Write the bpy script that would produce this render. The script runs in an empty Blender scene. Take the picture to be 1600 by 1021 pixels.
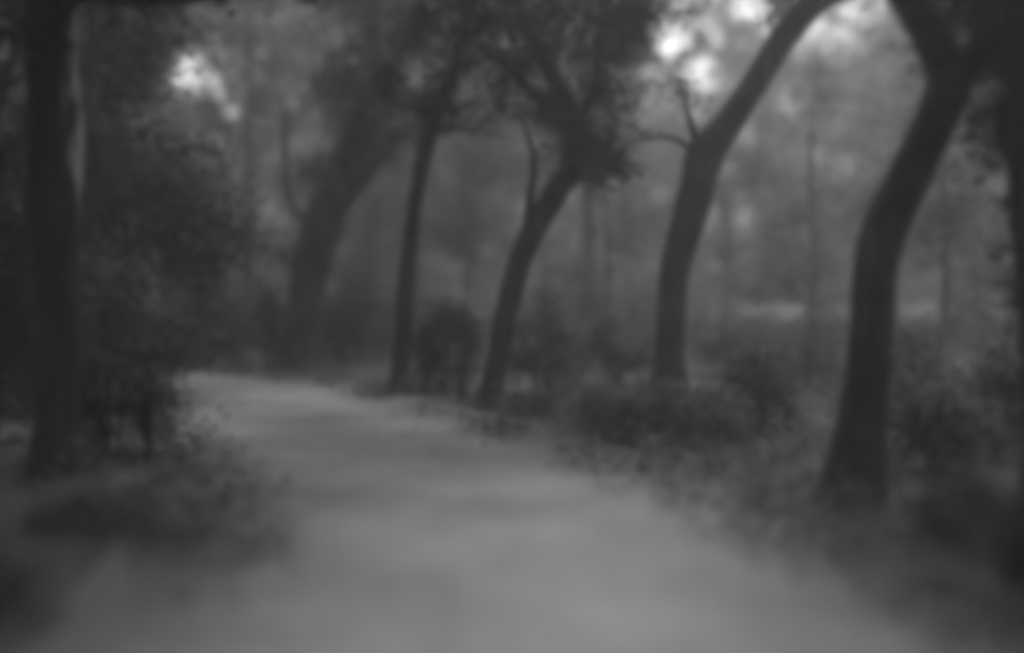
import bpy, math, random
import numpy as np
from mathutils import Vector

# ------------------------------------------------------------------ camera, sky, sun, exposure
S = bpy.context.scene
COL = S.collection
FPX = 1537.0                       # focal length in pixels of a 1600 px wide picture
EYE = 1.6
PITCH = math.atan((510.5 - 455.0) / FPX)
cam_data = bpy.data.cameras.new('camera')
cam = bpy.data.objects.new('camera', cam_data)
COL.objects.link(cam)
cam.location = (0, 0, EYE)
cam.rotation_euler = (math.radians(90) - PITCH, 0, 0)
cam_data.sensor_width = 36.0
cam_data.lens = 36.0 * FPX / 1600.0
cam_data.clip_start = 0.05
cam_data.clip_end = 2000
cam_data.dof.use_dof = True        # an old uncoated lens wide open, focused in the middle of the row of trees
cam_data.dof.focus_distance = 11.3
cam_data.dof.aperture_fstop = 0.135
S.camera = cam

SUN_EL, SUN_AZ = math.radians(58), math.radians(25)
w = bpy.data.worlds.new('World'); S.world = w; w.use_nodes = True
nt = w.node_tree; nt.nodes.clear()
sky = nt.nodes.new('ShaderNodeTexSky'); sky.sky_type = 'NISHITA'; sky.sun_disc = False
sky.sun_elevation = SUN_EL; sky.sun_rotation = SUN_AZ
sky.air_density = 2.0; sky.dust_density = 6.0
bw = nt.nodes.new('ShaderNodeRGBToBW')          # black and white film
bg = nt.nodes.new('ShaderNodeBackground'); bg.inputs['Strength'].default_value = 0.15
wo = nt.nodes.new('ShaderNodeOutputWorld')
nt.links.new(sky.outputs[0], bw.inputs[0]); nt.links.new(bw.outputs[0], bg.inputs[0]); nt.links.new(bg.outputs[0], wo.inputs[0])
sl = bpy.data.lights.new('sun', 'SUN'); sl.energy = 0.9; sl.angle = math.radians(18); sl.color = (1, 1, 1)
so = bpy.data.objects.new('sun', sl); COL.objects.link(so)
sd = Vector((math.sin(SUN_AZ) * math.cos(SUN_EL), math.cos(SUN_AZ) * math.cos(SUN_EL), math.sin(SUN_EL)))
so.rotation_euler = sd.to_track_quat('Z', 'Y').to_euler(); so.location = (0, 0, 40)

S.view_settings.view_transform = 'Standard'; S.view_settings.look = 'None'
S.view_settings.gamma = 1.0; S.view_settings.exposure = 0.6
S.render.engine = 'CYCLES'
cy = S.cycles
cy.max_bounces = 5; cy.diffuse_bounces = 3; cy.glossy_bounces = 1; cy.transmission_bounces = 2; cy.volume_bounces = 1
cy.use_denoising = True
cy.sample_clamp_direct = 2.0; cy.sample_clamp_indirect = 1.0
cy.filter_width = 10.0

# ------------------------------------------------------------------ helpers
rng = np.random.default_rng(11)
cp, sp = math.cos(PITCH), math.sin(PITCH)

def at(px, py, Y):
    """world point that the photograph shows at pixel (px, py), Y metres ahead"""
    u = (px - 800.0) / FPX; v = (510.5 - py) / FPX
    d = np.array([u, cp + v * sp, v * cp - sp])
    return np.array([0, 0, EYE]) + d * (Y / d[1])

def ground_y(py):
    v = (510.5 - py) / FPX
    return EYE / -((v * cp - sp) / (cp + v * sp))

def ss(a, b, t):
    t = np.clip((np.asarray(t, float) - a) / (b - a), 0, 1)
    return t * t * (3 - 2 * t)

def height(x, y):
    x = np.asarray(x, float); y = np.asarray(y, float)
    rise = 0.5 * ss(28, 40, y) * ss(2, 8, x)
    bumps = 0.07 * np.sin(x * 1.3 + 1.7) * np.sin(y * 1.1) * ss(5, 11, np.abs(x + 0.12 * y)) + 0.5 * np.sin(x * 0.11 + 2) * np.sin(y * 0.07) * ss(30, 60, y)
    return rise + bumps * 1.0

def tag(o, label=None, cat=None, group=None, kind=None):
    if label: o['label'] = label
    if cat: o['category'] = cat
    if group: o['group'] = group
    if kind: o['kind'] = kind
    return o

def empty(name, loc, label, cat, group=None):
    o = bpy.data.objects.new(name, None); COL.objects.link(o)
    o.location = tuple(float(c) for c in loc); o.empty_display_size = 0.3
    return tag(o, label, cat, group)

def mesh(name, verts, faces, mat, parent=None, smooth=False):
    """one mesh object; verts are in world space"""
    me = bpy.data.meshes.new(name)
    verts = np.asarray(verts, np.float32)
    if parent is not None:
        base, q = np.zeros(3), parent
        while q is not None:
            base = base + np.array(q.location); q = q.parent
        verts = verts - base.astype(np.float32)
    if isinstance(faces, np.ndarray):
        n, k = faces.shape
        me.vertices.add(len(verts)); me.vertices.foreach_set('co', verts.ravel())
        me.loops.add(n * k); me.loops.foreach_set('vertex_index', faces.ravel().astype(np.int32))
        me.polygons.add(n); me.polygons.foreach_set('loop_start', np.arange(0, n * k, k, dtype=np.int32))
        me.polygons.foreach_set('loop_total', np.full(n, k, np.int32))
        me.update(calc_edges=True)
    else:
        me.from_pydata([tuple(v) for v in verts.tolist()], [], faces)
    if smooth:
        me.polygons.foreach_set('use_smooth', np.ones(len(me.polygons), bool))
    me.materials.append(mat)
    o = bpy.data.objects.new(name, me); COL.objects.link(o)
    o.parent = parent
    return o

def catmull(P, per=6):
    P = np.asarray(P, float)
    Q = np.vstack([2 * P[0] - P[1], P, 2 * P[-1] - P[-2]])
    out = []
    for i in range(1, len(Q) - 2):
        for t in np.linspace(0, 1, per, endpoint=False):
            a, b, c, d = Q[i - 1], Q[i], Q[i + 1], Q[i + 2]
            out.append(0.5 * (2 * b + (c - a) * t + (2 * a - 5 * b + 4 * c - d) * t * t + (3 * b - a - 3 * c + d) * t ** 3))
    out.append(Q[-2])
    return np.array(out)

def tube(P, sides=14, per=6, rough=0.06, flare=0.0):
    """P: rows of x, y, z, radius. A knobbly tapering limb."""
    C = catmull(P, per); C[:, 3] = np.maximum(C[:, 3], 0.004)
    n = len(C); V = []; ph = rng.uniform(0, 6.28, 6)
    ang = np.linspace(0, 2 * np.pi, sides, endpoint=False)
    T = np.gradient(C[:, :3], axis=0); T /= np.linalg.norm(T, axis=1)[:, None] + 1e-9
    ref = np.array([0.31, 0.95, 0.05])
    L = np.concatenate([[0], np.cumsum(np.linalg.norm(np.diff(C[:, :3], axis=0), axis=1))])
    for i in range(n):
        a = np.cross(T[i], ref); a /= np.linalg.norm(a); b = np.cross(T[i], a)
        r = C[i, 3] * (1 + rough * (np.sin(2 * ang + ph[0] + L[i] * 1.7) + 0.7 * np.sin(3 * ang + ph[1] - L[i] * 2.9) + 0.5 * np.sin(5 * ang + ph[2] + L[i] * 5)))
        if flare:
            k = flare * math.exp(-L[i] / 0.28)
            r = r * (1 + k * (1 + 0.55 * np.sin(4 * ang + ph[3]) + 0.3 * np.sin(7 * ang + ph[4])))
        V.append(C[i, :3] + np.outer(r * np.cos(ang), a) + np.outer(r * np.sin(ang), b))
    V = np.vstack(V)
    F = []
    for i in range(n - 1):
        for j in range(sides):
            k = (j + 1) % sides
            F.append((i * sides + j, i * sides + k, (i + 1) * sides + k, (i + 1) * sides + j))
    V = np.vstack([V, C[0, :3], C[-1, :3] + T[-1] * C[-1, 3] * 0.6])
    for j in range(sides):
        k = (j + 1) % sides
        F.append((n * sides, k, j)); F.append((n * sides + 1, (n - 1) * sides + j, (n - 1) * sides + k))
    return V, F

def join(parts):
    V, F, o = [], [], 0
    for v, f in parts:
        V.append(v); F += [tuple(i + o for i in t) for t in f]; o += len(v)
    return np.vstack(V), F

HOLES = []           # (axis point at 30 m, axis point at 95 m, radius at 30, radius at 95)
def hole(px, py, rpx):
    HOLES.append((at(px, py, 30), at(px, py, 95), rpx * 1.25 * 30 / FPX, rpx * 1.25 * 95 / FPX))

def open_sky(c):
    keep = np.ones(len(c), bool)
    for a, b, ra, rb in HOLES:
        ax = b - a; L = np.linalg.norm(ax); ax = ax / L
        t = (c - a) @ ax
        d = np.linalg.norm((c - a) - np.outer(t, ax), axis=1)
        r = ra + (rb - ra) * t / L
        ragged = 1 + 0.25 * rng.normal(size=len(c)) + 0.35 * np.sin(c[:, 0] * 2.1 + c[:, 2] * 1.7) * np.sin(c[:, 2] * 2.9 - c[:, 1])
        keep &= ~((d < r * ragged) & (t > -16) & (rng.uniform(size=len(c)) > 0.04))
    return keep

def leaf_quads(c, size, flat=0.35, narrow=0.5):
    n = len(c)
    nor = rng.normal(size=(n, 3)); nor[:, 2] = nor[:, 2] + np.sign(nor[:, 2]) * flat * 2
    nor /= np.linalg.norm(nor, axis=1)[:, None]
    a = np.cross(nor, rng.normal(size=(n, 3))); a /= np.linalg.norm(a, axis=1)[:, None] + 1e-9
    b = np.cross(nor, a)
    l = size * rng.uniform(0.6, 1.4, n)[:, None]
    V = np.stack([c - a * l * 0.5, c + b * l * narrow * 0.5 - a * l * 0.08, c + a * l * 0.5 - nor * l * 0.12, c - b * l * narrow * 0.5 - a * l * 0.08], 1).reshape(-1, 3)
    F = np.arange(4 * n).reshape(-1, 4)
    return V, F

def clump_points(ells, clumps, per, spread, shell=0.55):
    """ells: (centre, radii) ellipsoids filled with ragged clumps of leaves"""
    out = []
    vol = np.array([float(np.prod(np.asarray(r) * np.ones(3))) ** (2 / 3) for c, r in ells]); vol /= vol.sum()
    for (c, r), f in zip(ells, vol):
        k = max(3, int(round(clumps * f)))
        d = rng.normal(size=(k, 3)); d /= np.linalg.norm(d, axis=1)[:, None]
        rad = rng.uniform(shell ** 2, 1, k)[:, None] ** 0.5
        rad *= 1 + 0.18 * rng.normal(size=(k, 1))
        cc = np.asarray(c) + d * rad * np.asarray(r)
        m = rng.integers(max(2, int(per * 0.5)), int(per * 1.5) + 1, k)
        idx = np.repeat(np.arange(k), m)
        sc = (spread * rng.uniform(0.6, 1.3, k))[idx][:, None]
        out.append(cc[idx] + rng.normal(size=(len(idx), 3)) * sc * np.array([1, 1, 0.7]))
    return np.vstack(out)

# ------------------------------------------------------------------ materials (all grey: black and white film)
def mat(name):
    m = bpy.data.materials.new(name); m.use_nodes = True
    n = m.node_tree; n.nodes.clear()
    out = n.nodes.new('ShaderNodeOutputMaterial')
    return m, n, out

def ramp(n, src, stops):
    r = n.nodes.new('ShaderNodeValToRGB')
    el = r.color_ramp.elements
    while len(el) < len(stops): el.new(0.5)
    for e, (p, v) in zip(el, stops): e.position = p; e.color = (v, v, v, 1)
    n.links.new(src, r.inputs[0])
    return r.outputs[0]

def leaf_mat(name, lo, mid, hi, trans=0.3, mottle=None):
    m, n, out = mat(name)
    g = n.nodes.new('ShaderNodeNewGeometry')
    c = ramp(n, g.outputs['Random Per Island'], [(0, lo), (0.6, mid), (1, hi)])
    if mottle:                      # sprays of paler and darker foliage
        tc = n.nodes.new('ShaderNodeTexCoord'); mp = n.nodes.new('ShaderNodeMapping'); mp.inputs['Scale'].default_value = (1, 1, 0.6)
        nz = n.nodes.new('ShaderNodeTexNoise'); nz.inputs['Scale'].default_value = mottle[0]; nz.inputs['Detail'].default_value = 3
        n.links.new(tc.outputs['Object'], mp.inputs[0]); n.links.new(mp.outputs[0], nz.inputs['Vector'])
        c2 = ramp(n, nz.outputs['Fac'], [(0.36, mottle[1]), (0.64, 1.0)])
        mu = n.nodes.new('ShaderNodeMix'); mu.data_type = 'RGBA'; mu.blend_type = 'MULTIPLY'; mu.inputs[0].default_value = 1.0
        n.links.new(c, mu.inputs[6]); n.links.new(c2, mu.inputs[7]); c = mu.outputs[2]
    d = n.nodes.new('ShaderNodeBsdfDiffuse'); t = n.nodes.new('ShaderNodeBsdfTranslucent'); mx = n.nodes.new('ShaderNodeMixShader')
    mx.inputs[0].default_value = trans
    gl = n.nodes.new('ShaderNodeBsdfGlossy'); gl.inputs['Roughness'].default_value = 0.45; gl.inputs['Color'].default_value = (0.6, 0.6, 0.6, 1)
    mg = n.nodes.new('ShaderNodeMixShader'); mg.inputs[0].default_value = 0.035
    n.links.new(c, d.inputs[0]); n.links.new(c, t.inputs[0])
    n.links.new(d.outputs[0], mx.inputs[1]); n.links.new(t.outputs[0], mx.inputs[2])
    n.links.new(mx.outputs[0], mg.inputs[1]); n.links.new(gl.outputs[0], mg.inputs[2]); n.links.new(mg.outputs[0], out.inputs[0])
    return m

def rough_mat(name, stops, scale, stretch=(1, 1, 1), bump=0.3, dist=0.03, detail=8, big=None):
    m, n, out = mat(name)
    tc = n.nodes.new('ShaderNodeTexCoord'); mp = n.nodes.new('ShaderNodeMapping'); mp.inputs['Scale'].default_value = stretch
    n.links.new(tc.outputs['Object'], mp.inputs[0])
    nz = n.nodes.new('ShaderNodeTexNoise'); nz.inputs['Scale'].default_value = scale; nz.inputs['Detail'].default_value = detail; nz.inputs['Roughness'].default_value = 0.65
    n.links.new(mp.outputs[0], nz.inputs['Vector'])
    c = ramp(n, nz.outputs['Fac'], stops)
    if big:
        n2 = n.nodes.new('ShaderNodeTexNoise'); n2.inputs['Scale'].default_value = big[0]; n2.inputs['Detail'].default_value = 4
        n.links.new(tc.outputs['Object'], n2.inputs['Vector'])
        c2 = ramp(n, n2.outputs['Fac'], big[1])
        mu = n.nodes.new('ShaderNodeMix'); mu.data_type = 'RGBA'; mu.blend_type = 'MULTIPLY'; mu.inputs[0].default_value = 1.0
        n.links.new(c, mu.inputs[6]); n.links.new(c2, mu.inputs[7]); c = mu.outputs[2]
    p = n.nodes.new('ShaderNodeBsdfPrincipled'); p.inputs['Roughness'].default_value = 0.9; p.inputs['Specular IOR Level'].default_value = 0.2
    b = n.nodes.new('ShaderNodeBump'); b.inputs['Strength'].default_value = bump; b.inputs['Distance'].default_value = dist
    n.links.new(nz.outputs['Fac'], b.inputs['Height']); n.links.new(b.outputs[0], p.inputs['Normal'])
    n.links.new(c, p.inputs['Base Color']); n.links.new(p.outputs[0], out.inputs[0])
    return m

BARK = rough_mat('bark', [(0.3, 0.01), (0.5, 0.02), (0.72, 0.06)], 9, (1, 1, 0.16), 0.9, 0.05, big=(1.7, [(0.38, 0.5), (0.62, 1.4)]))
BARK_LIT_FLANK = rough_mat('lit_flank_bark', [(0.3, 0.01), (0.55, 0.02), (0.75, 0.045)], 7, (1, 1, 0.14), 0.8, 0.04)
def paint_lit_flank(m):
    # light painted into the bark colour on the right flank, mostly higher up
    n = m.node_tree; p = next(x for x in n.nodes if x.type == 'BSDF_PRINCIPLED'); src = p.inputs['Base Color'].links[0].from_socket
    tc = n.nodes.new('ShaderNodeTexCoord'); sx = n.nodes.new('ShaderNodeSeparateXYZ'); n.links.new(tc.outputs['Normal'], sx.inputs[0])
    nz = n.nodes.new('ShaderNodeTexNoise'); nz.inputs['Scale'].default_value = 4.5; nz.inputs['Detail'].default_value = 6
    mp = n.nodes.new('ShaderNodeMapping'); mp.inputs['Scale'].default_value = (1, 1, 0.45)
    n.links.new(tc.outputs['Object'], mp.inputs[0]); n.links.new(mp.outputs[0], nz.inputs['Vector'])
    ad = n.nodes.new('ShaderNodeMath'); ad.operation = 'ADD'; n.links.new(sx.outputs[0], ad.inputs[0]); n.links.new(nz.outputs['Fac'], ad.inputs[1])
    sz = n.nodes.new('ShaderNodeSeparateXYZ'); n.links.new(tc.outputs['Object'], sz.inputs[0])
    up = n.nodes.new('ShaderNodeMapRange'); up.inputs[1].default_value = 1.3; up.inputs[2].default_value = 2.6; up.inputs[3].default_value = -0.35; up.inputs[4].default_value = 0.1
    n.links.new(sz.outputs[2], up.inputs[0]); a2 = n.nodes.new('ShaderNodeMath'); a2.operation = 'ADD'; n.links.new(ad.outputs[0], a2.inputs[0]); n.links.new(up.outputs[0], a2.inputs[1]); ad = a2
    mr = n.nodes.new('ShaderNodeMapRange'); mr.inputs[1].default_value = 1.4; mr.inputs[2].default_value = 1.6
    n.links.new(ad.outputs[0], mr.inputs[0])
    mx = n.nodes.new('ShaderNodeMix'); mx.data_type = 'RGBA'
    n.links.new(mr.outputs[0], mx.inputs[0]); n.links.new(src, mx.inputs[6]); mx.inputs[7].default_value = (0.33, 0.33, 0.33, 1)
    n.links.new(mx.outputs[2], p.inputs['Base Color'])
paint_lit_flank(BARK_LIT_FLANK)
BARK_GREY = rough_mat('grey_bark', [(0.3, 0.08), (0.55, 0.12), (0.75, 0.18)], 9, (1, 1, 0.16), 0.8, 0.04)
LEAF_DARK = leaf_mat('dark_leaf', 0.016, 0.028, 0.055, 0.2)
LEAF_MID = leaf_mat('leaf', 0.05, 0.08, 0.13, 0.35)
LEAF_PALE = leaf_mat('pale_leaf', 0.09, 0.15, 0.26, 0.4)
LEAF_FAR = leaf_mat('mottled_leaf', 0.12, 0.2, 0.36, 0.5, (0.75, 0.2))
LEAF_MIX = leaf_mat('shrub_leaf', 0.045, 0.085, 0.2, 0.35, (1.6, 0.4))
LITTER = leaf_mat('fallen_leaf', 0.06, 0.11, 0.2, 0.1)
FLOOR = rough_mat('forest_soil', [(0.3, 0.035), (0.5, 0.06), (0.7, 0.1)], 5, bump=0.6, dist=0.05, big=(0.35, [(0.3, 0.6), (0.65, 1.0)]))
PATH = rough_mat('sandy_gravel', [(0.3, 0.18), (0.5, 0.22), (0.7, 0.27)], 14, bump=0.3, dist=0.02, big=(0.6, [(0.32, 0.6), (0.62, 1.0)]))
def path_edges(m):
    # sand thins out into leaf mould along a ragged edge
    n = m.node_tree; p = next(x for x in n.nodes if x.type == 'BSDF_PRINCIPLED'); src = p.inputs['Base Color'].links[0].from_socket
    at_ = n.nodes.new('ShaderNodeAttribute'); at_.attribute_name = 'sand'
    nz = n.nodes.new('ShaderNodeTexNoise'); nz.inputs['Scale'].default_value = 1.6; nz.inputs['Detail'].default_value = 7; nz.inputs['Roughness'].default_value = 0.7
    tc = n.nodes.new('ShaderNodeTexCoord'); n.links.new(tc.outputs['Object'], nz.inputs['Vector'])
    ad = n.nodes.new('ShaderNodeMath'); ad.operation = 'ADD'
    n.links.new(at_.outputs['Fac'], ad.inputs[0]); n.links.new(nz.outputs['Fac'], ad.inputs[1])
    mr = n.nodes.new('ShaderNodeMapRange'); mr.inputs[1].default_value = 0.65; mr.inputs[2].default_value = 1.3
    n.links.new(ad.outputs[0], mr.inputs[0])
    mx = n.nodes.new('ShaderNodeMix'); mx.data_type = 'RGBA'
    n.links.new(mr.outputs[0], mx.inputs[0]); mx.inputs[6].default_value = (0.1, 0.1, 0.1, 1); n.links.new(src, mx.inputs[7])
    n.links.new(mx.outputs[2], p.inputs['Base Color'])
path_edges(PATH)
MEADOW = rough_mat('dry_grass', [(0.3, 0.16), (0.7, 0.28)], 4, bump=0.4, dist=0.05)

# ------------------------------------------------------------------ ground, path, clearing
xs = np.concatenate([np.linspace(-69, -42, 8), np.linspace(-40, 40, 81), np.linspace(42, 69, 8)])
ys = np.concatenate([np.linspace(-13, -6, 6), np.linspace(-5, 80, 86), np.linspace(81, 91, 6)])
X, Y = np.meshgrid(xs, ys)
Vg = np.stack([X.ravel(), Y.ravel(), height(X, Y).ravel() - 0.012], 1)
nx = len(xs)
Fg = np.array([(j * nx + i, j * nx + i + 1, (j + 1) * nx + i + 1, (j + 1) * nx + i) for j in range(len(ys) - 1) for i in range(nx - 1)])
tag(mesh('forest_floor', Vg, Fg, FLOOR, smooth=True), kind='structure')

# path edges as seen, then as ground points
left_px = [(345, 1021), (375, 930), (400, 868), (395, 805), (345, 745), (300, 695), (262, 640), (235, 605)]
right_px = [(1520, 1021), (1355, 930), (1195, 850), (1040, 785), (880, 718), (745, 672), (600, 634), (470, 600)]
def gpt(p):
    q = at(p[0], p[1], ground_y(p[1])); return (q[0], q[1])
Lp = [(-2.9, -8), (-2.7, 0), (-2.4, 3)] + [gpt(p) for p in left_px] + [(-7.6, 17.6), (-12, 19.0), (-22, 20.5)]
Rp = [(2.6, -8), (2.5, 0), (2.4, 3)] + [gpt(p) for p in right_px] + [(-7.2, 19.8), (-12, 21.6), (-21, 23.5)]
Lc = catmull(np.array(Lp), 10); Rc = catmull(np.array(Rp), 10)
Vp, Fp, Sand = [], [], []
for i, (a, b) in enumerate(zip(Lc, Rc)):
    d = b - a; W = np.linalg.norm(d); d = d / W
    for t in (-0.9, -0.55, -0.25, 0.05, 0.35, 0.7, W * .35, W * .5, W * .65, W - 0.7, W - 0.35, W - 0.05, W + 0.25, W + 0.55, W + 0.9):
        p = a + d * t
        Vp.append((p[0], p[1], float(height(p[0], p[1])) + 0.004 + 0.02 * max(0, math.sin(math.pi * min(1, max(0, t / W))))))
        Sand.append(float(np.clip((min(t, W - t) + 0.9) / 1.8, 0, 1)))
NR = 15
for i in range(len(Lc) - 1):
    for j in range(NR - 1):
        k = i * NR + j
        Fp.append((k, k + 1, k + NR + 1, k + NR))
po = tag(mesh('path', np.array(Vp), np.array(Fp), PATH, smooth=True), kind='structure')
po.data.attributes.new('sand', 'FLOAT', 'POINT').data.foreach_set('value', np.array(Sand, np.float32))

def on_path(x, y, margin=0.0):
    i = np.clip(np.searchsorted(Lc[:, 1], y), 0, len(Lc) - 1)
    j = np.clip(np.searchsorted(Rc[:, 1], y), 0, len(Rc) - 1)
    far = y > 24
    return (x > Lc[i, 0] - margin) & (x < Rc[j, 0] + margin) & ~far

cx = np.linspace(7.5, 46, 41); cyy = np.linspace(39, 62, 19)
X, Y = np.meshgrid(cx, cyy)
Vm = np.stack([X.ravel(), Y.ravel(), height(X, Y).ravel() + 0.012], 1)
Fm = np.array([(j * 41 + i, j * 41 + i + 1, (j + 1) * 41 + i + 1, (j + 1) * 41 + i) for j in range(18) for i in range(40)])
tag(mesh('meadow', Vm, Fm, MEADOW, smooth=True), kind='structure')

# ------------------------------------------------------------------ sky openings between the far crowns
for h in [(295, 114, 24), (293, 118, 16), (345, 150, 8), (332, 215, 6), (305, 292, 6), (1046, 66, 19), (1095, 114, 24), (1172, 6, 22), (1205, 52, 9), (1325, 20, 8), (330, 130, 8), (360, 175, 8), (350, 90, 6), (372, 150, 4), (322, 200, 4), (400, 362, 4), (540, 40, 4), (1030, 40, 8), (1075, 70, 6), (1062, 25, 6), (1120, 60, 7), (600, 380, 4)]:
    hole(*h)

# ------------------------------------------------------------------ trees
def px_limb(rows, Y0, dY=0.0, scale=1.0):
    """rows of (px, py, width px) at depth Y0, drifting dY metres to the last row"""
    n = len(rows); out = []
    for i, (px, py, wd) in enumerate(rows):
        d = Y0 + dY * i / max(1, n - 1)
        out.append((*at(px, py, d), 0.5 * wd * d / FPX * scale))
    return out

def px_ells(rows, Y0):
    """rows of (px, py, rx px, ry px, depth offset, depth radius)"""
    return [(at(px, py, Y0 + o), np.array([rx * (Y0 + o) / FPX, dr, ry * (Y0 + o) / FPX])) for px, py, rx, ry, o, dr in rows]

def tree(label, base, trunk, branches, ells, n_clumps, per, spread, leaf, bark=BARK, leafm=LEAF_MID, name='tree', group=None, flare=0.5, gaps=False, sides=16, over=None, knob=0.05):
    root = empty(name, base, label, 'tree', group)
    V, F = tube(trunk, sides, 6, knob, flare)
    mesh('trunk', V, F, bark, root, True)
    for b in branches:
        V, F = tube(b, 10, 5, 0.06)
        mesh('branch', V, F, BARK if bark is BARK_LIT_FLANK else bark, root, True)
    if ells:
        c = clump_points(ells, n_clumps, per, spread)
        if gaps: c = c[open_sky(c)]
        c = c[c[:, 2] > 0.05]
        V, F = leaf_quads(c, leaf)
        if over:                       # unseen leaf masses added overhead to shade the scene below
            V2, F2 = leaf_quads(clump_points([(np.array(a), np.array(b)) for a, b in over], 120 * len(over), 30, 0.22, 0.3), 0.17)
            F = np.vstack([F, F2 + len(V)]); V = np.vstack([V, V2])
        mesh('crown', V, F, leafm, root)
    return root

# near tree right of the path, forked at the top of the picture
d5 = 7.5
base = at(1331, 788, d5); base[2] = 0
t5 = [(1328, 806, 90), (1336, 750, 82), (1347, 680, 74), (1356, 590, 68), (1361, 500, 68), (1366, 425, 70), (1386, 350, 74), (1424, 270, 70), (1460, 195, 64), (1488, 125, 70), (1500, 90, 60)]
tree('dark leaning tree right of the path with a thick fork near the top right corner', base, px_limb(t5, d5, 0.3),
     [px_limb([(1488, 130, 52), (1462, 70, 54), (1425, 10, 50), (1390, -60, 44), (1370, -160, 36)], 7.8, -0.6),
      px_limb([(1492, 125, 52), (1540, 75, 54), (1600, 40, 50), (1680, 0, 42), (1780, -60, 34)], 7.8, -0.9),
      px_limb([(1425, 10, 22), (1350, -40, 16), (1280, -70, 10)], 7.8, -1),
      px_limb([(1610, 35, 22), (1580, -40, 16), (1590, -120, 10)], 7.6, -1)],
     px_ells([(1600, -10, 40, 24, 0.8, 0.4), (1600, 170, 36, 50, 0.9, 0.4), (1480, -150, 160, 70, -0.5, 1.2), (1700, -60, 170, 130, -2, 1.8)], d5),
     230, 32, 0.16, 0.10, leafm=LEAF_DARK, over=[((0.6, 12.5, 7.6), (2.4, 1.8, 1.2)), ((7.5, 3.0, 7.4), (2.6, 3.0, 1.5)), ((-0.4, 9.5, 7.6), (1.8, 2.0, 1.0)), ((8.5, 7.5, 6.5), (2.2, 3.0, 2.0)), ((8.0, 2.0, 5.5), (2.2, 3.0, 2.2))])

# old tree at the left edge, pale flank
dl = 8.5
base = at(82, 748, dl); base[2] = 0
tl = [(80, 765, 66), (82, 720, 62), (86, 640, 64), (90, 540, 72), (86, 440, 78), (84, 340, 82), (84, 240, 76), (82, 130, 70), (84, 40, 72), (92, -40, 70), (104, -140, 60)]
tree('old tree at the left edge of the path, pale painted light down its right flank', base, px_limb(tl, dl, 0.2),
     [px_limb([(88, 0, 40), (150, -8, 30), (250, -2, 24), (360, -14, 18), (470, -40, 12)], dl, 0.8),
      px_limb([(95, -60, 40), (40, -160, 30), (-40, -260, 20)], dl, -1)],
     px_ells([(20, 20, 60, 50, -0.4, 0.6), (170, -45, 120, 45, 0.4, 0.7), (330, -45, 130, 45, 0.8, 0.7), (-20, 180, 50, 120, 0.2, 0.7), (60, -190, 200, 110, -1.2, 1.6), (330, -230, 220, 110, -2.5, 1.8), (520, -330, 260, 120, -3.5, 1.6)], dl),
     420, 34, 0.15, 0.10, flare=0.08, knob=0.1, bark=BARK_LIT_FLANK, leafm=LEAF_DARK, over=[((-5.5, 10.0, 6.8), (2.6, 2.4, 1.6)), ((-5.2, 6.0, 5.6), (2.8, 2.6, 1.5)), ((-2.6, 3.2, 5.4), (2.6, 2.8, 1.2)), ((-2.4, 9.0, 7.0), (2.6, 3.0, 1.3)), ((-1.2, 13.0, 8.2), (2.6, 3.0, 1.3)), ((-4.6, 0.0, 5.6), (3.0, 3.0, 1.5)), ((-2.5, -4.0, 6.0), (3.0, 3.0, 1.4)), ((-8.2, 7.0, 4.5), (2.0, 3.0, 2.4)), ((-7.6, 2.0, 4.5), (2.2, 3.0, 2.4))])

# row of trees along the right side of the path
d4 = 14.6
base = at(1044, 622, d4); base[2] = 0
tree('dark trunk rising from a low bush and leaning right under the bright sky gap', base,
     px_limb([(1043, 640, 58), (1045, 590, 50), (1048, 500, 48), (1056, 420, 50), (1074, 350, 52), (1090, 290, 54), (1103, 240, 58), (1142, 188, 48), (1184, 122, 44), (1222, 62, 44), (1268, 8, 42), (1330, -60, 34)], d4, 0.6),
     [px_limb([(1098, 262, 28), (1086, 215, 17), (1076, 180, 10), (1070, 150, 6), (1060, 125, 3)], d4 + .3, 0.3), px_limb([(1010, 214, 6), (985, 195, 4), (960, 190, 2)], d4 + .3, 0.1),
      px_limb([(1092, 240, 14), (1050, 216, 8), (1000, 218, 6), (955, 236, 4), (915, 246, 2)], d4 + .3, 0.2),
      
      px_limb([(1255, 24, 30), (1290, 2, 24), (1330, -10, 16), (1380, -50, 9)], d4 + .5, 0.2)],
     px_ells([(1240, -10, 50, 30, 0.4, 0.7), (1290, -90, 130, 60, 0.2, 1.2), (1060, -130, 120, 70, -0.5, 1.2), (1000, 30, 45, 30, 0.2, 0.6), (1160, -60, 120, 40, 0, 1.0), (985, 212, 36, 14, 0.3, 0.3), (930, 240, 30, 14, 0.4, 0.3), (1062, 150, 20, 20, 0.4, 0.2)], d4),
     190, 34, 0.20, 0.11, leafm=LEAF_DARK)

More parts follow.
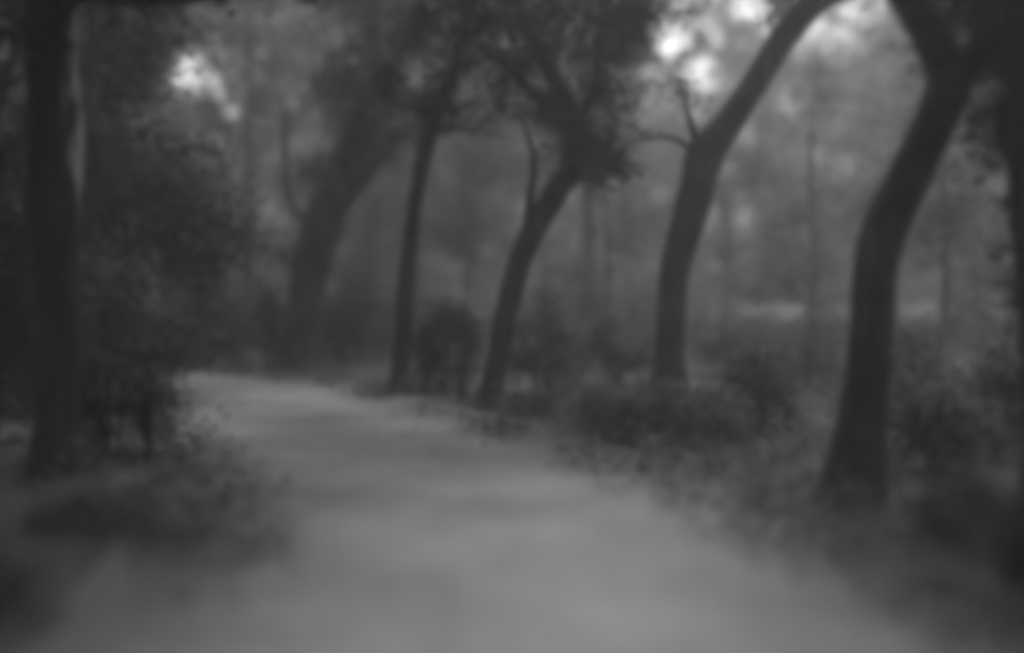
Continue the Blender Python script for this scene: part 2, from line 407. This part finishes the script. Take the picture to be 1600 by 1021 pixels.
d3 = 13.7
base = at(764, 640, d3); base[2] = 0
tree('slender dark tree leaning right whose leafy drooping bough hangs over its own trunk', base,
     px_limb([(762, 652, 44), (768, 615, 37), (780, 550, 36), (798, 460, 36), (818, 395, 36), (842, 345, 38), (870, 295, 40), (892, 258, 36), (900, 200, 30), (870, 130, 26), (830, 60, 20), (800, -20, 14)], d3, 0.4),
     [px_limb([(822, 388, 17), (828, 310, 13), (834, 250, 10), (822, 205, 7), (800, 160, 3)], d3 + .1, 0.4),
      px_limb([(900, 215, 22), (850, 165, 20), (800, 110, 16), (750, 75, 12), (700, 40, 7)], d3 + .3, -0.5),
      px_limb([(893, 255, 22), (930, 235, 18), (965, 262, 10), (985, 280, 5)], d3 + .3, -0.3),
      px_limb([(905, 200, 18), (930, 120, 14), (940, 40, 10), (960, -40, 6)], d3 + .3, 0.4)],
     px_ells([(848, 150, 34, 30, 0, 0.45), (885, 205, 40, 30, 0, 0.45), (935, 245, 50, 34, -0.2, 0.4), (955, 262, 40, 26, -0.3, 0.45), (930, 235, 40, 30, -0.3, 0.4), (900, 215, 34, 24, -0.2, 0.4), (860, 170, 34, 24, -0.2, 0.4), (900, 270, 24, 18, 0, 0.3), (800, 110, 40, 34, -0.2, 0.45), (745, 80, 40, 36, -0.3, 0.5), (725, 35, 50, 36, -0.3, 0.5), (860, 75, 60, 44, 0.2, 0.6), (930, 100, 50, 60, 0.3, 0.6), (800, 20, 80, 36, 0, 0.7), (910, 15, 70, 40, 0.2, 0.7), (985, 60, 44, 40, 0.3, 0.5), (960, 150, 30, 24, 0.3, 0.4), (1000, 10, 50, 24, 0.3, 0.5), (780, 165, 30, 22, -0.2, 0.35), (880, -90, 200, 70, 0, 1.4), (700, -80, 150, 60, -0.3, 1.2)], d3),
     520, 34, 0.16, 0.10, leafm=LEAF_DARK)

d2 = 15.4
base = at(622, 615, d2); base[2] = 0
tree('thinnest upright tree of the row, standing beside the dark hollow in the bushes', base,
     px_limb([(619, 626, 36), (624, 590, 29), (630, 530, 28), (635, 450, 29), (640, 385, 26), (648, 320, 25), (659, 260, 27), (674, 200, 28), (690, 160, 26), (712, 110, 20), (720, 40, 14)], d2, 0.3),
     [px_limb([(676, 200, 15), (650, 175, 12), (620, 160, 9), (585, 120, 6)], d2 + .2, 0.3),
      px_limb([(672, 212, 11), (715, 202, 7), (760, 205, 5), (800, 218, 2)], d2 + .2, -0.3),
      px_limb([(690, 165, 13), (720, 170, 9), (750, 150, 6)], d2 + .2, 0.2)],
     px_ells([(690, 165, 44, 24, 0, 0.4), (640, 150, 46, 24, 0.1, 0.4), (600, 130, 40, 34, 0.3, 0.5), (720, 190, 40, 16, 0, 0.35), (710, 100, 50, 40, 0, 0.5), (650, 60, 60, 30, 0.3, 0.6), (700, 0, 90, 40, 0, 0.8)], d2),
     150, 32, 0.15, 0.11, leafm=LEAF_DARK)

d1 = 20.3
base = at(468, 578, d1); base[2] = 0
tree('broad greyish tree at the bend of the path, splitting into two leaning stems', base,
     px_limb([(462, 592, 80), (466, 560, 66), (474, 500, 58), (482, 440, 56), (492, 390, 64), (506, 345, 70), (522, 300, 54), (540, 250, 48), (560, 195, 42), (572, 140, 36), (580, 80, 28), (585, 0, 20)], d1, 0.6),
     [px_limb([(508, 350, 50), (535, 305, 44), (565, 270, 38), (600, 232, 32), (640, 200, 26), (690, 165, 16)], d1 + .2, -0.5),
      px_limb([(484, 345, 16), (462, 330, 12), (448, 290, 10), (444, 230, 8), (446, 170, 5)], d1 + .2, 0.4),
      px_limb([(545, 245, 24), (580, 215, 20), (612, 205, 14), (650, 215, 8)], d1 + .3, 0.3),
      px_limb([(476, 420, 12), (440, 400, 8), (400, 385, 5)], d1, -0.4)],
     px_ells([(600, 190, 46, 26, 0.2, 0.7), (585, 120, 46, 40, 0.3, 0.8), (640, 205, 34, 16, -0.2, 0.5), (590, 40, 80, 40, 0.3, 1.0), (520, 0, 70, 30, 0.4, 1.0), (430, 385, 40, 20, -0.3, 0.6), (560, -70, 150, 60, 0.3, 1.5), (540, 170, 50, 60, -0.6, 0.7), (500, 270, 46, 30, -0.6, 0.6), (610, 240, 30, 20, -0.5, 0.4), (560, 110, 70, 50, -0.5, 0.8)], d1),
     330, 32, 0.2, 0.14, leafm=LEAF_MID)

# dark crown hanging low behind the old left tree
dd = 15.0
base = np.array([-8.6, dd, 0.0])
tree('low crowned dark tree massed behind the old trunk on the left', base,
     [(-8.6, dd, -0.1, 0.2), (-8.5, dd, 1.5, 0.17), (-8.2, dd, 3.2, 0.14), (-7.6, dd, 5.0, 0.08), (-7.2, dd, 6.4, 0.03)],
     [[(-8.4, dd, 1.9, 0.09), (-7.4, dd - .3, 2.6, 0.06), (-6.2, dd - .5, 3.0, 0.03)], [(-8.5, dd, 1.6, 0.08), (-9.3, dd, 2.6, 0.05), (-10, dd, 3.4, 0.03)]],
     px_ells([(205, 255, 90, 80, 0, 1.0), (250, 330, 95, 75, 0.3, 1.0), (160, 400, 90, 90, 0, 1.0), (300, 400, 60, 60, 0.3, 0.8), (170, 110, 75, 75, 0, 1.0), (60, 250, 100, 130, 0.5, 1.1), (210, 30, 90, 55, 0, 1.0), (10, 420, 120, 120, 0.4, 1.2), (340, 370, 44, 36, 0.4, 0.7)], dd),
     820, 34, 0.30, 0.12, leafm=LEAF_DARK)
base = np.array([5.9, 6.2, 0.0])
tree('dark slim trunk at the extreme right edge, in front of the bracken', at(1640, 800, 7.2) * np.array([1, 1, 0]),
     px_limb([(1630, 830, 50), (1622, 700, 44), (1615, 560, 42), (1606, 420, 42), (1596, 300, 42), (1590, 180, 40), (1600, 60, 36), (1620, -80, 30)], 7.2, 0.2),
     [px_limb([(1596, 290, 20), (1570, 220, 14), (1560, 150, 8)], 7.3, 0.3)],
     px_ells([(1605, 230, 44, 120, 0.2, 0.6), (1620, 420, 44, 90, 0.3, 0.6), (1600, 60, 70, 60, 0, 0.6), (1620, -60, 120, 70, -0.5, 0.9)], 7.2),
     140, 30, 0.13, 0.09, leafm=LEAF_DARK)

# trees beyond, paler with the mist
far = [  # px, depth, lean px, width m, low crown, label, leaf
    (925, 27, -18, 0.5, 0, 'faint straight trunk in the mist between the leaning tree and the bushy bough'),
    (1530, 31, -16, 0.34, 0, 'misty trunk between the forked tree and the right edge'),
    (388, 28, 6, 0.35, 0, 'pale misty trunk just left of the tree at the bend'),
]
FG = 'tall pale trees in the mist'
def far_tree(px, d, lean, wm, label, group=None, crown_lo=3.5, top=15.0, n=150, leaf=0.26, lm=LEAF_MID, rad=3.0, bark=BARK):
    x = (px - 800) / FPX * d; z0 = float(height(x, d)); lx = lean / FPX * d
    tr = [(x, d, z0 - 0.1, wm * .6), (x + .2 * lx, d, z0 + 2.2, wm * .46), (x + .5 * lx, d, z0 + 5.2, wm * .4), (x + lx, d, z0 + 9, wm * .27), (x + 1.1 * lx, d, top - 1.5, wm * .1)]
    br, el = [], []
    for k in range(5):
        h = rng.uniform(crown_lo, top - 3); a = rng.uniform(0, 6.28); L = rng.uniform(0.5, 1.0) * rad
        t = (h - 0) / top; bx = x + lx * min(1, t * 1.5)
        e = (bx + math.cos(a) * L, d + math.sin(a) * L, h + rng.uniform(0.8, 2.2))
        br.append([(bx, d, h, wm * .16), ((bx + e[0]) / 2, (d + e[1]) / 2, h + 0.8, wm * .11), (*e, wm * .04)])
        el.append((np.array(e), np.array([1.5, 1.5, 1.1]) * rng.uniform(0.7, 1.2) * rad / 3))
    el.append((np.array([x + lx, d, top - 2.0]), np.array([rad, rad, 2.6]))); el.append((np.array([x + .8 * lx, d, (crown_lo + top) / 2]), np.array([rad * .9, rad * .9, (top - crown_lo) / 2.3])))
    return tree(label, (x, d, z0), tr, br, el, n, 26, 0.42, leaf, bark=bark, leafm=lm, group=group, flare=0.3, gaps=True, sides=10)
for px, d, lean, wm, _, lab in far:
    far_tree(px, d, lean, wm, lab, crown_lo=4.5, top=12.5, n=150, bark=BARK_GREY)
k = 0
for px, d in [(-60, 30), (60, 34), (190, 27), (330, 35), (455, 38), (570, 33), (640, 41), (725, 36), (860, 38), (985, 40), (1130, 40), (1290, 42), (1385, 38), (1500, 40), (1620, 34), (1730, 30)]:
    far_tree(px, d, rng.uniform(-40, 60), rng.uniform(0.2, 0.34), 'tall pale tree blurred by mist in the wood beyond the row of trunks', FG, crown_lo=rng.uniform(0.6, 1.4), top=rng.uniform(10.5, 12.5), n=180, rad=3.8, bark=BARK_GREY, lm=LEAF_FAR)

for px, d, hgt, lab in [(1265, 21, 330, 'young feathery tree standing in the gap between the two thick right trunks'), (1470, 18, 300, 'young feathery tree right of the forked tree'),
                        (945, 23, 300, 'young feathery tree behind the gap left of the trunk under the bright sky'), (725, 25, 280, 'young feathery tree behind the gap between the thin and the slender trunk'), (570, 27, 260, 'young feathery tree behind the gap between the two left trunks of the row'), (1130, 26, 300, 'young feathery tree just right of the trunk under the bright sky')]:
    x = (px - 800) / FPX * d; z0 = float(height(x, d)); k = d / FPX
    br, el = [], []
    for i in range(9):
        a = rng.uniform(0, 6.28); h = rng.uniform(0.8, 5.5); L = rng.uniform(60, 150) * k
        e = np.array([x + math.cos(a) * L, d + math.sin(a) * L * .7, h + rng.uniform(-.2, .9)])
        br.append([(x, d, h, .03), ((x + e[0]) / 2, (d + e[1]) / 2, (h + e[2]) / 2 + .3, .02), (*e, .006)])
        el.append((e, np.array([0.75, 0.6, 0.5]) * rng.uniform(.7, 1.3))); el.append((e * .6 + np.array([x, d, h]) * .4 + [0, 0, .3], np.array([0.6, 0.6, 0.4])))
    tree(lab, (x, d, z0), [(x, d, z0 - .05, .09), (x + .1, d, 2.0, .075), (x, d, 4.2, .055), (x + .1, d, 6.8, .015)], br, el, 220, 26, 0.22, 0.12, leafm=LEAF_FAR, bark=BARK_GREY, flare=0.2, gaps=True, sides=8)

# far wood as one mass
el = []
for x in np.arange(-62, 63, 4.2):
    d = 66 + rng.uniform(-5, 7)
    for z in (2.0, 6.5, 11.5, 16.5, 21.5):
        el.append((np.array([x + rng.uniform(-1.5, 1.5), d + rng.uniform(-3, 3), z + rng.uniform(-1, 1)]), np.array([3.4, 2.6, 3.2])))
c = clump_points(el, 7000, 24, 0.8); c = c[open_sky(c)]; c = c[c[:, 2] > 0]
V, F = leaf_quads(c, 0.65)
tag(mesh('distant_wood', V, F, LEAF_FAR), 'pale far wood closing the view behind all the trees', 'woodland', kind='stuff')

# ------------------------------------------------------------------ shrubs
def shrub(px, py, wpx, hpx, label, leafm=LEAF_MIX, leaf=0.08, n=60, per=30, group=None, depth=None, name='shrub', lobes=4, droop=0.0):
    d = ground_y(py) if depth is None else depth
    x = (px - 800) / FPX * d; z0 = float(height(x, d))
    W = wpx * d / FPX / 2; H = hpx * d / FPX
    root = empty(name, (x, d, z0), label, 'bush', group)
    parts = []
    for i in range(7):
        a = rng.uniform(0, 6.28); r = rng.uniform(0.3, 0.9)
        parts.append(tube([(x + .1 * W * math.cos(a), d + .1 * W * math.sin(a), z0 - .03, .022), (x + .5 * r * W * math.cos(a), d + .4 * r * W * math.sin(a), z0 + .45 * H, .014), (x + r * W * math.cos(a), d + .8 * r * W * math.sin(a), z0 + H * rng.uniform(.65, .98), .005)], 6, 4, 0.03))
    V, F = join(parts); mesh('stem', V, F, BARK, root, True)
    el = []
    for i in range(lobes):
        u = (i + .5) / lobes * 2 - 1
        hh = H * (0.55 + 0.45 * (1 - u * u)) * rng.uniform(0.8, 1.08)
        el.append((np.array([x + u * W * .72, d + rng.uniform(-.3, .3) * W, z0 + hh * .52]), np.array([W / lobes * 1.5, min(W * .6, 1.2), hh * .48])))
    c = clump_points(el, n, per, leaf * 1.4, 0.35); c = c[c[:, 2] > z0 + 0.01]
    c = c[~on_path(c[:, 0], c[:, 1], -0.25) | (c[:, 2] > 0.3)]
    V, F = leaf_quads(c, leaf); mesh('foliage', V, F, leafm, root)
    return root

shrub(170, 695, 235, 220, 'dark bush beside the old left trunk with one bright spray of leaves on top', LEAF_DARK, 0.07, 150, 30, depth=9.6, lobes=6)
shrub(228, 690, 50, 190, 'thin stem with a small bright spray of leaves above the dark left bush', LEAF_PALE, 0.06, 5, 14, depth=9.2, lobes=1)
shrub(150, 600, 330, 260, 'tall dark thicket behind the old left trunk', LEAF_DARK, 0.1, 300, 34, depth=13.5, lobes=5)
shrub(320, 590, 190, 190, 'dark bush overhanging the far bend of the path', LEAF_DARK, 0.11, 170, 32, depth=20.5, lobes=4)
shrub(415, 580, 84, 165, 'dark bush packed against the left of the splitting tree', LEAF_DARK, 0.11, 80, 34, depth=21.6, lobes=3)
shrub(530, 585, 62, 120, 'dark bush between the splitting tree and the thin upright tree', LEAF_DARK, 0.1, 75, 34, depth=21.3, lobes=2)
shrub(565, 600, 130, 190, 'mid grey bush behind the thin upright tree', LEAF_MIX, 0.12, 70, 30, depth=23.0, lobes=4)
shrub(698, 592, 95, 165, 'darkest bush filling the hollow right of the thin upright tree', LEAF_DARK, 0.09, 330, 34, depth=15.9, lobes=3)
shrub(722, 625, 70, 140, 'small pale leafed sapling before the dark hollow', LEAF_PALE, 0.07, 12, 14, depth=14.4, lobes=3)
shrub(665, 612, 60, 50, 'little pale tuft at the foot of the thin upright tree', LEAF_PALE, 0.06, 12, 20, depth=15.2, lobes=3)
shrub(850, 620, 170, 150, 'bush spreading right of the slender leaning tree', LEAF_MIX, 0.09, 110, 32, depth=15.6, lobes=4)
shrub(960, 615, 170, 160, 'bush filling the gap left of the trunk under the sky gap', LEAF_MIX, 0.09, 110, 32, depth=16.8, lobes=4)
shrub(1050, 715, 280, 110, 'low spreading bush at the foot of the trunk under the sky gap', LEAF_MIX, 0.065, 190, 34, depth=10.6, lobes=6)
shrub(945, 680, 110, 70, 'pale tipped low bush on the path edge', LEAF_MIX, 0.06, 60, 28, depth=11.2, lobes=3)
shrub(840, 660, 120, 40, 'low tuft along the path edge beside the slender leaning tree', LEAF_MIX, 0.06, 50, 28, depth=12.8, lobes=4)
shrub(1185, 700, 150, 150, 'bush with a pale top left of the forked tree', LEAF_MIX, 0.075, 100, 32, depth=11.5, lobes=4)
shrub(1250, 640, 190, 120, 'misty bush below the bright meadow strip', LEAF_MIX, 0.09, 90, 30, depth=16.5, lobes=4)
shrub(1150, 610, 150, 100, 'misty bush right of the trunk under the sky gap', LEAF_MIX, 0.09, 80, 30, depth=18.5, lobes=4)
shrub(1470, 760, 190, 170, 'bush right of the forked tree with a few pale leaves', LEAF_MIX, 0.07, 110, 30, depth=8.8, lobes=5)
shrub(1560, 740, 180, 200, 'tall bush near the right edge', LEAF_MIX, 0.07, 140, 34, depth=9.6, lobes=4)
shrub(1420, 640, 190, 150, 'misty bush behind the forked tree', LEAF_MIX, 0.09, 90, 30, depth=14.0, lobes=4)
shrub(1520, 860, 200, 90, 'low grey bush on the right verge in front of the forked tree', LEAF_MIX, 0.055, 110, 30, depth=6.4, lobes=5)
shrub(1690, 1015, 270, 300, 'dark bush added to darken the lower right corner of the picture', LEAF_DARK, 0.045, 240, 34, depth=4.8, lobes=4)  # bush added so that the corner falls off dark
shrub(-20, 700, 190, 520, 'tall dark thicket cut by the left edge behind the old trunk', LEAF_DARK, 0.09, 300, 34, depth=10.5, lobes=3)
shrub(-40, 1000, 180, 120, 'low bush cut by the lower left corner of the picture', LEAF_MIX, 0.045, 60, 30, depth=4.9, lobes=4)
shrub(150, 830, 300, 60, 'low straggling plants at the foot of the old left trunk', LEAF_MIX, 0.055, 45, 30, depth=6.6, lobes=5)
for px, d in [(620, 26), (720, 27), (820, 25), (900, 29), (1000, 26), (1080, 29), (1170, 31), (1280, 27), (1370, 28), (1480, 26), (1580, 27), (480, 29), (390, 31), (300, 29)]:
    h = 60 if 1080 < px < 1400 else 105
    shrub(px, 560, 190, h, 'misty bush in the undergrowth behind the row of trunks', LEAF_MIX, 0.14, 60, 26, depth=d, group='misty bushes behind the row of trunks')

# ------------------------------------------------------------------ ground cover and fallen leaves
def scatter(n, x0, x1, y0, y1, margin):
    x = rng.uniform(x0, x1, n); y = rng.uniform(y0, y1, n)
    m = ~on_path(x, y, margin)
    return x[m], y[m]
gx, gy = scatter(2600, -13, 14, 2.5, 22, 0.12)
pat = np.sin(gx * 1.9 + 0.7 * gy) * np.sin(gy * 1.3 - gx * .5) > -0.35
gx, gy = gx[pat], gy[pat]
ex = rng.uniform(1.0, 9.5, 1500); ey = rng.uniform(4.5, 15, 1500); e = ~on_path(ex, ey, 0.35)
gx = np.concatenate([gx, ex[e]]); gy = np.concatenate([gy, ey[e]])
for E, sgn in ((Lc, -1), (Rc, 1)):          # tufts breaking both edges of the path
    e = E[(E[:, 1] > (5.6 if sgn < 0 else 4.0)) & (E[:, 1] < 20)]; k = rng.integers(0, len(e), 200)
    o = sgn * np.abs(rng.normal(size=200)) * 0.5 - sgn * 0.12
    gx = np.concatenate([gx, e[k, 0] + o]); gy = np.concatenate([gy, e[k, 1] + rng.normal(size=200) * .2])
for bx, by, br_ in ((2.6, 7.5, .45), (-4.0, 8.5, .5), (2.3, 14.6, .4), (-.32, 13.7, .35), (-1.8, 15.4, .35), (-4.4, 20.3, .6)):
    a = rng.uniform(0, 6.28, 26); q = br_ * rng.uniform(.6, 1.5, 26)
    gx = np.concatenate([gx, bx + q * np.cos(a)]); gy = np.concatenate([gy, by + q * np.sin(a)])
m = rng.integers(10, 26, len(gx)); idx = np.repeat(np.arange(len(gx)), m)
c = np.stack([gx[idx] + rng.normal(size=len(idx)) * .13, gy[idx] + rng.normal(size=len(idx)) * .13, np.abs(rng.normal(size=len(idx))) * 0.11 * rng.uniform(.5, 1.8, len(gx))[idx] + 0.02], 1)
c[:, 2] += height(c[:, 0], c[:, 1])
V, F = leaf_quads(c, 0.06)
tag(mesh('ground_cover', V, F, LEAF_MIX), 'low leafy plants covering the forest floor beside the path', 'undergrowth', kind='stuff')
x = rng.uniform(-10, 11, 9000); y = rng.uniform(2.5, 20, 9000)
inside = on_path(x, y, -0.35); keep = ~inside | (rng.uniform(size=len(x)) < 0.14)
x, y = x[keep], y[keep]
c = np.stack([x, y, height(x, y) + 0.035], 1)
V, F = leaf_quads(c, 0.065, flat=3.0)
tag(mesh('fallen_leaves', V, F, LITTER), 'fallen leaves strewn along the path edges and floor', 'leaf litter', kind='stuff')

# ------------------------------------------------------------------ haze
b0, b1 = np.array([-70., -14, -2.5]), np.array([70., 92, 27.0])
Vh = np.array([(x, y, z) for x in (b0[0], b1[0]) for y in (b0[1], b1[1]) for z in (b0[2], b1[2])])
Fh = [(0, 1, 3, 2), (4, 6, 7, 5), (0, 4, 5, 1), (2, 3, 7, 6), (0, 2, 6, 4), (1, 5, 7, 3)]
m, n, out = mat('mist')
pv = n.nodes.new('ShaderNodeVolumePrincipled'); pv.inputs['Color'].default_value = (0.9, 0.9, 0.9, 1)
pv.inputs['Density'].default_value = 0.0047; pv.inputs['Anisotropy'].default_value = 0.35
n.links.new(pv.outputs[0], out.inputs['Volume'])
hz = mesh('haze', Vh, Fh, m)
tag(hz, 'pale morning mist hanging through the wood', 'mist', kind='stuff')
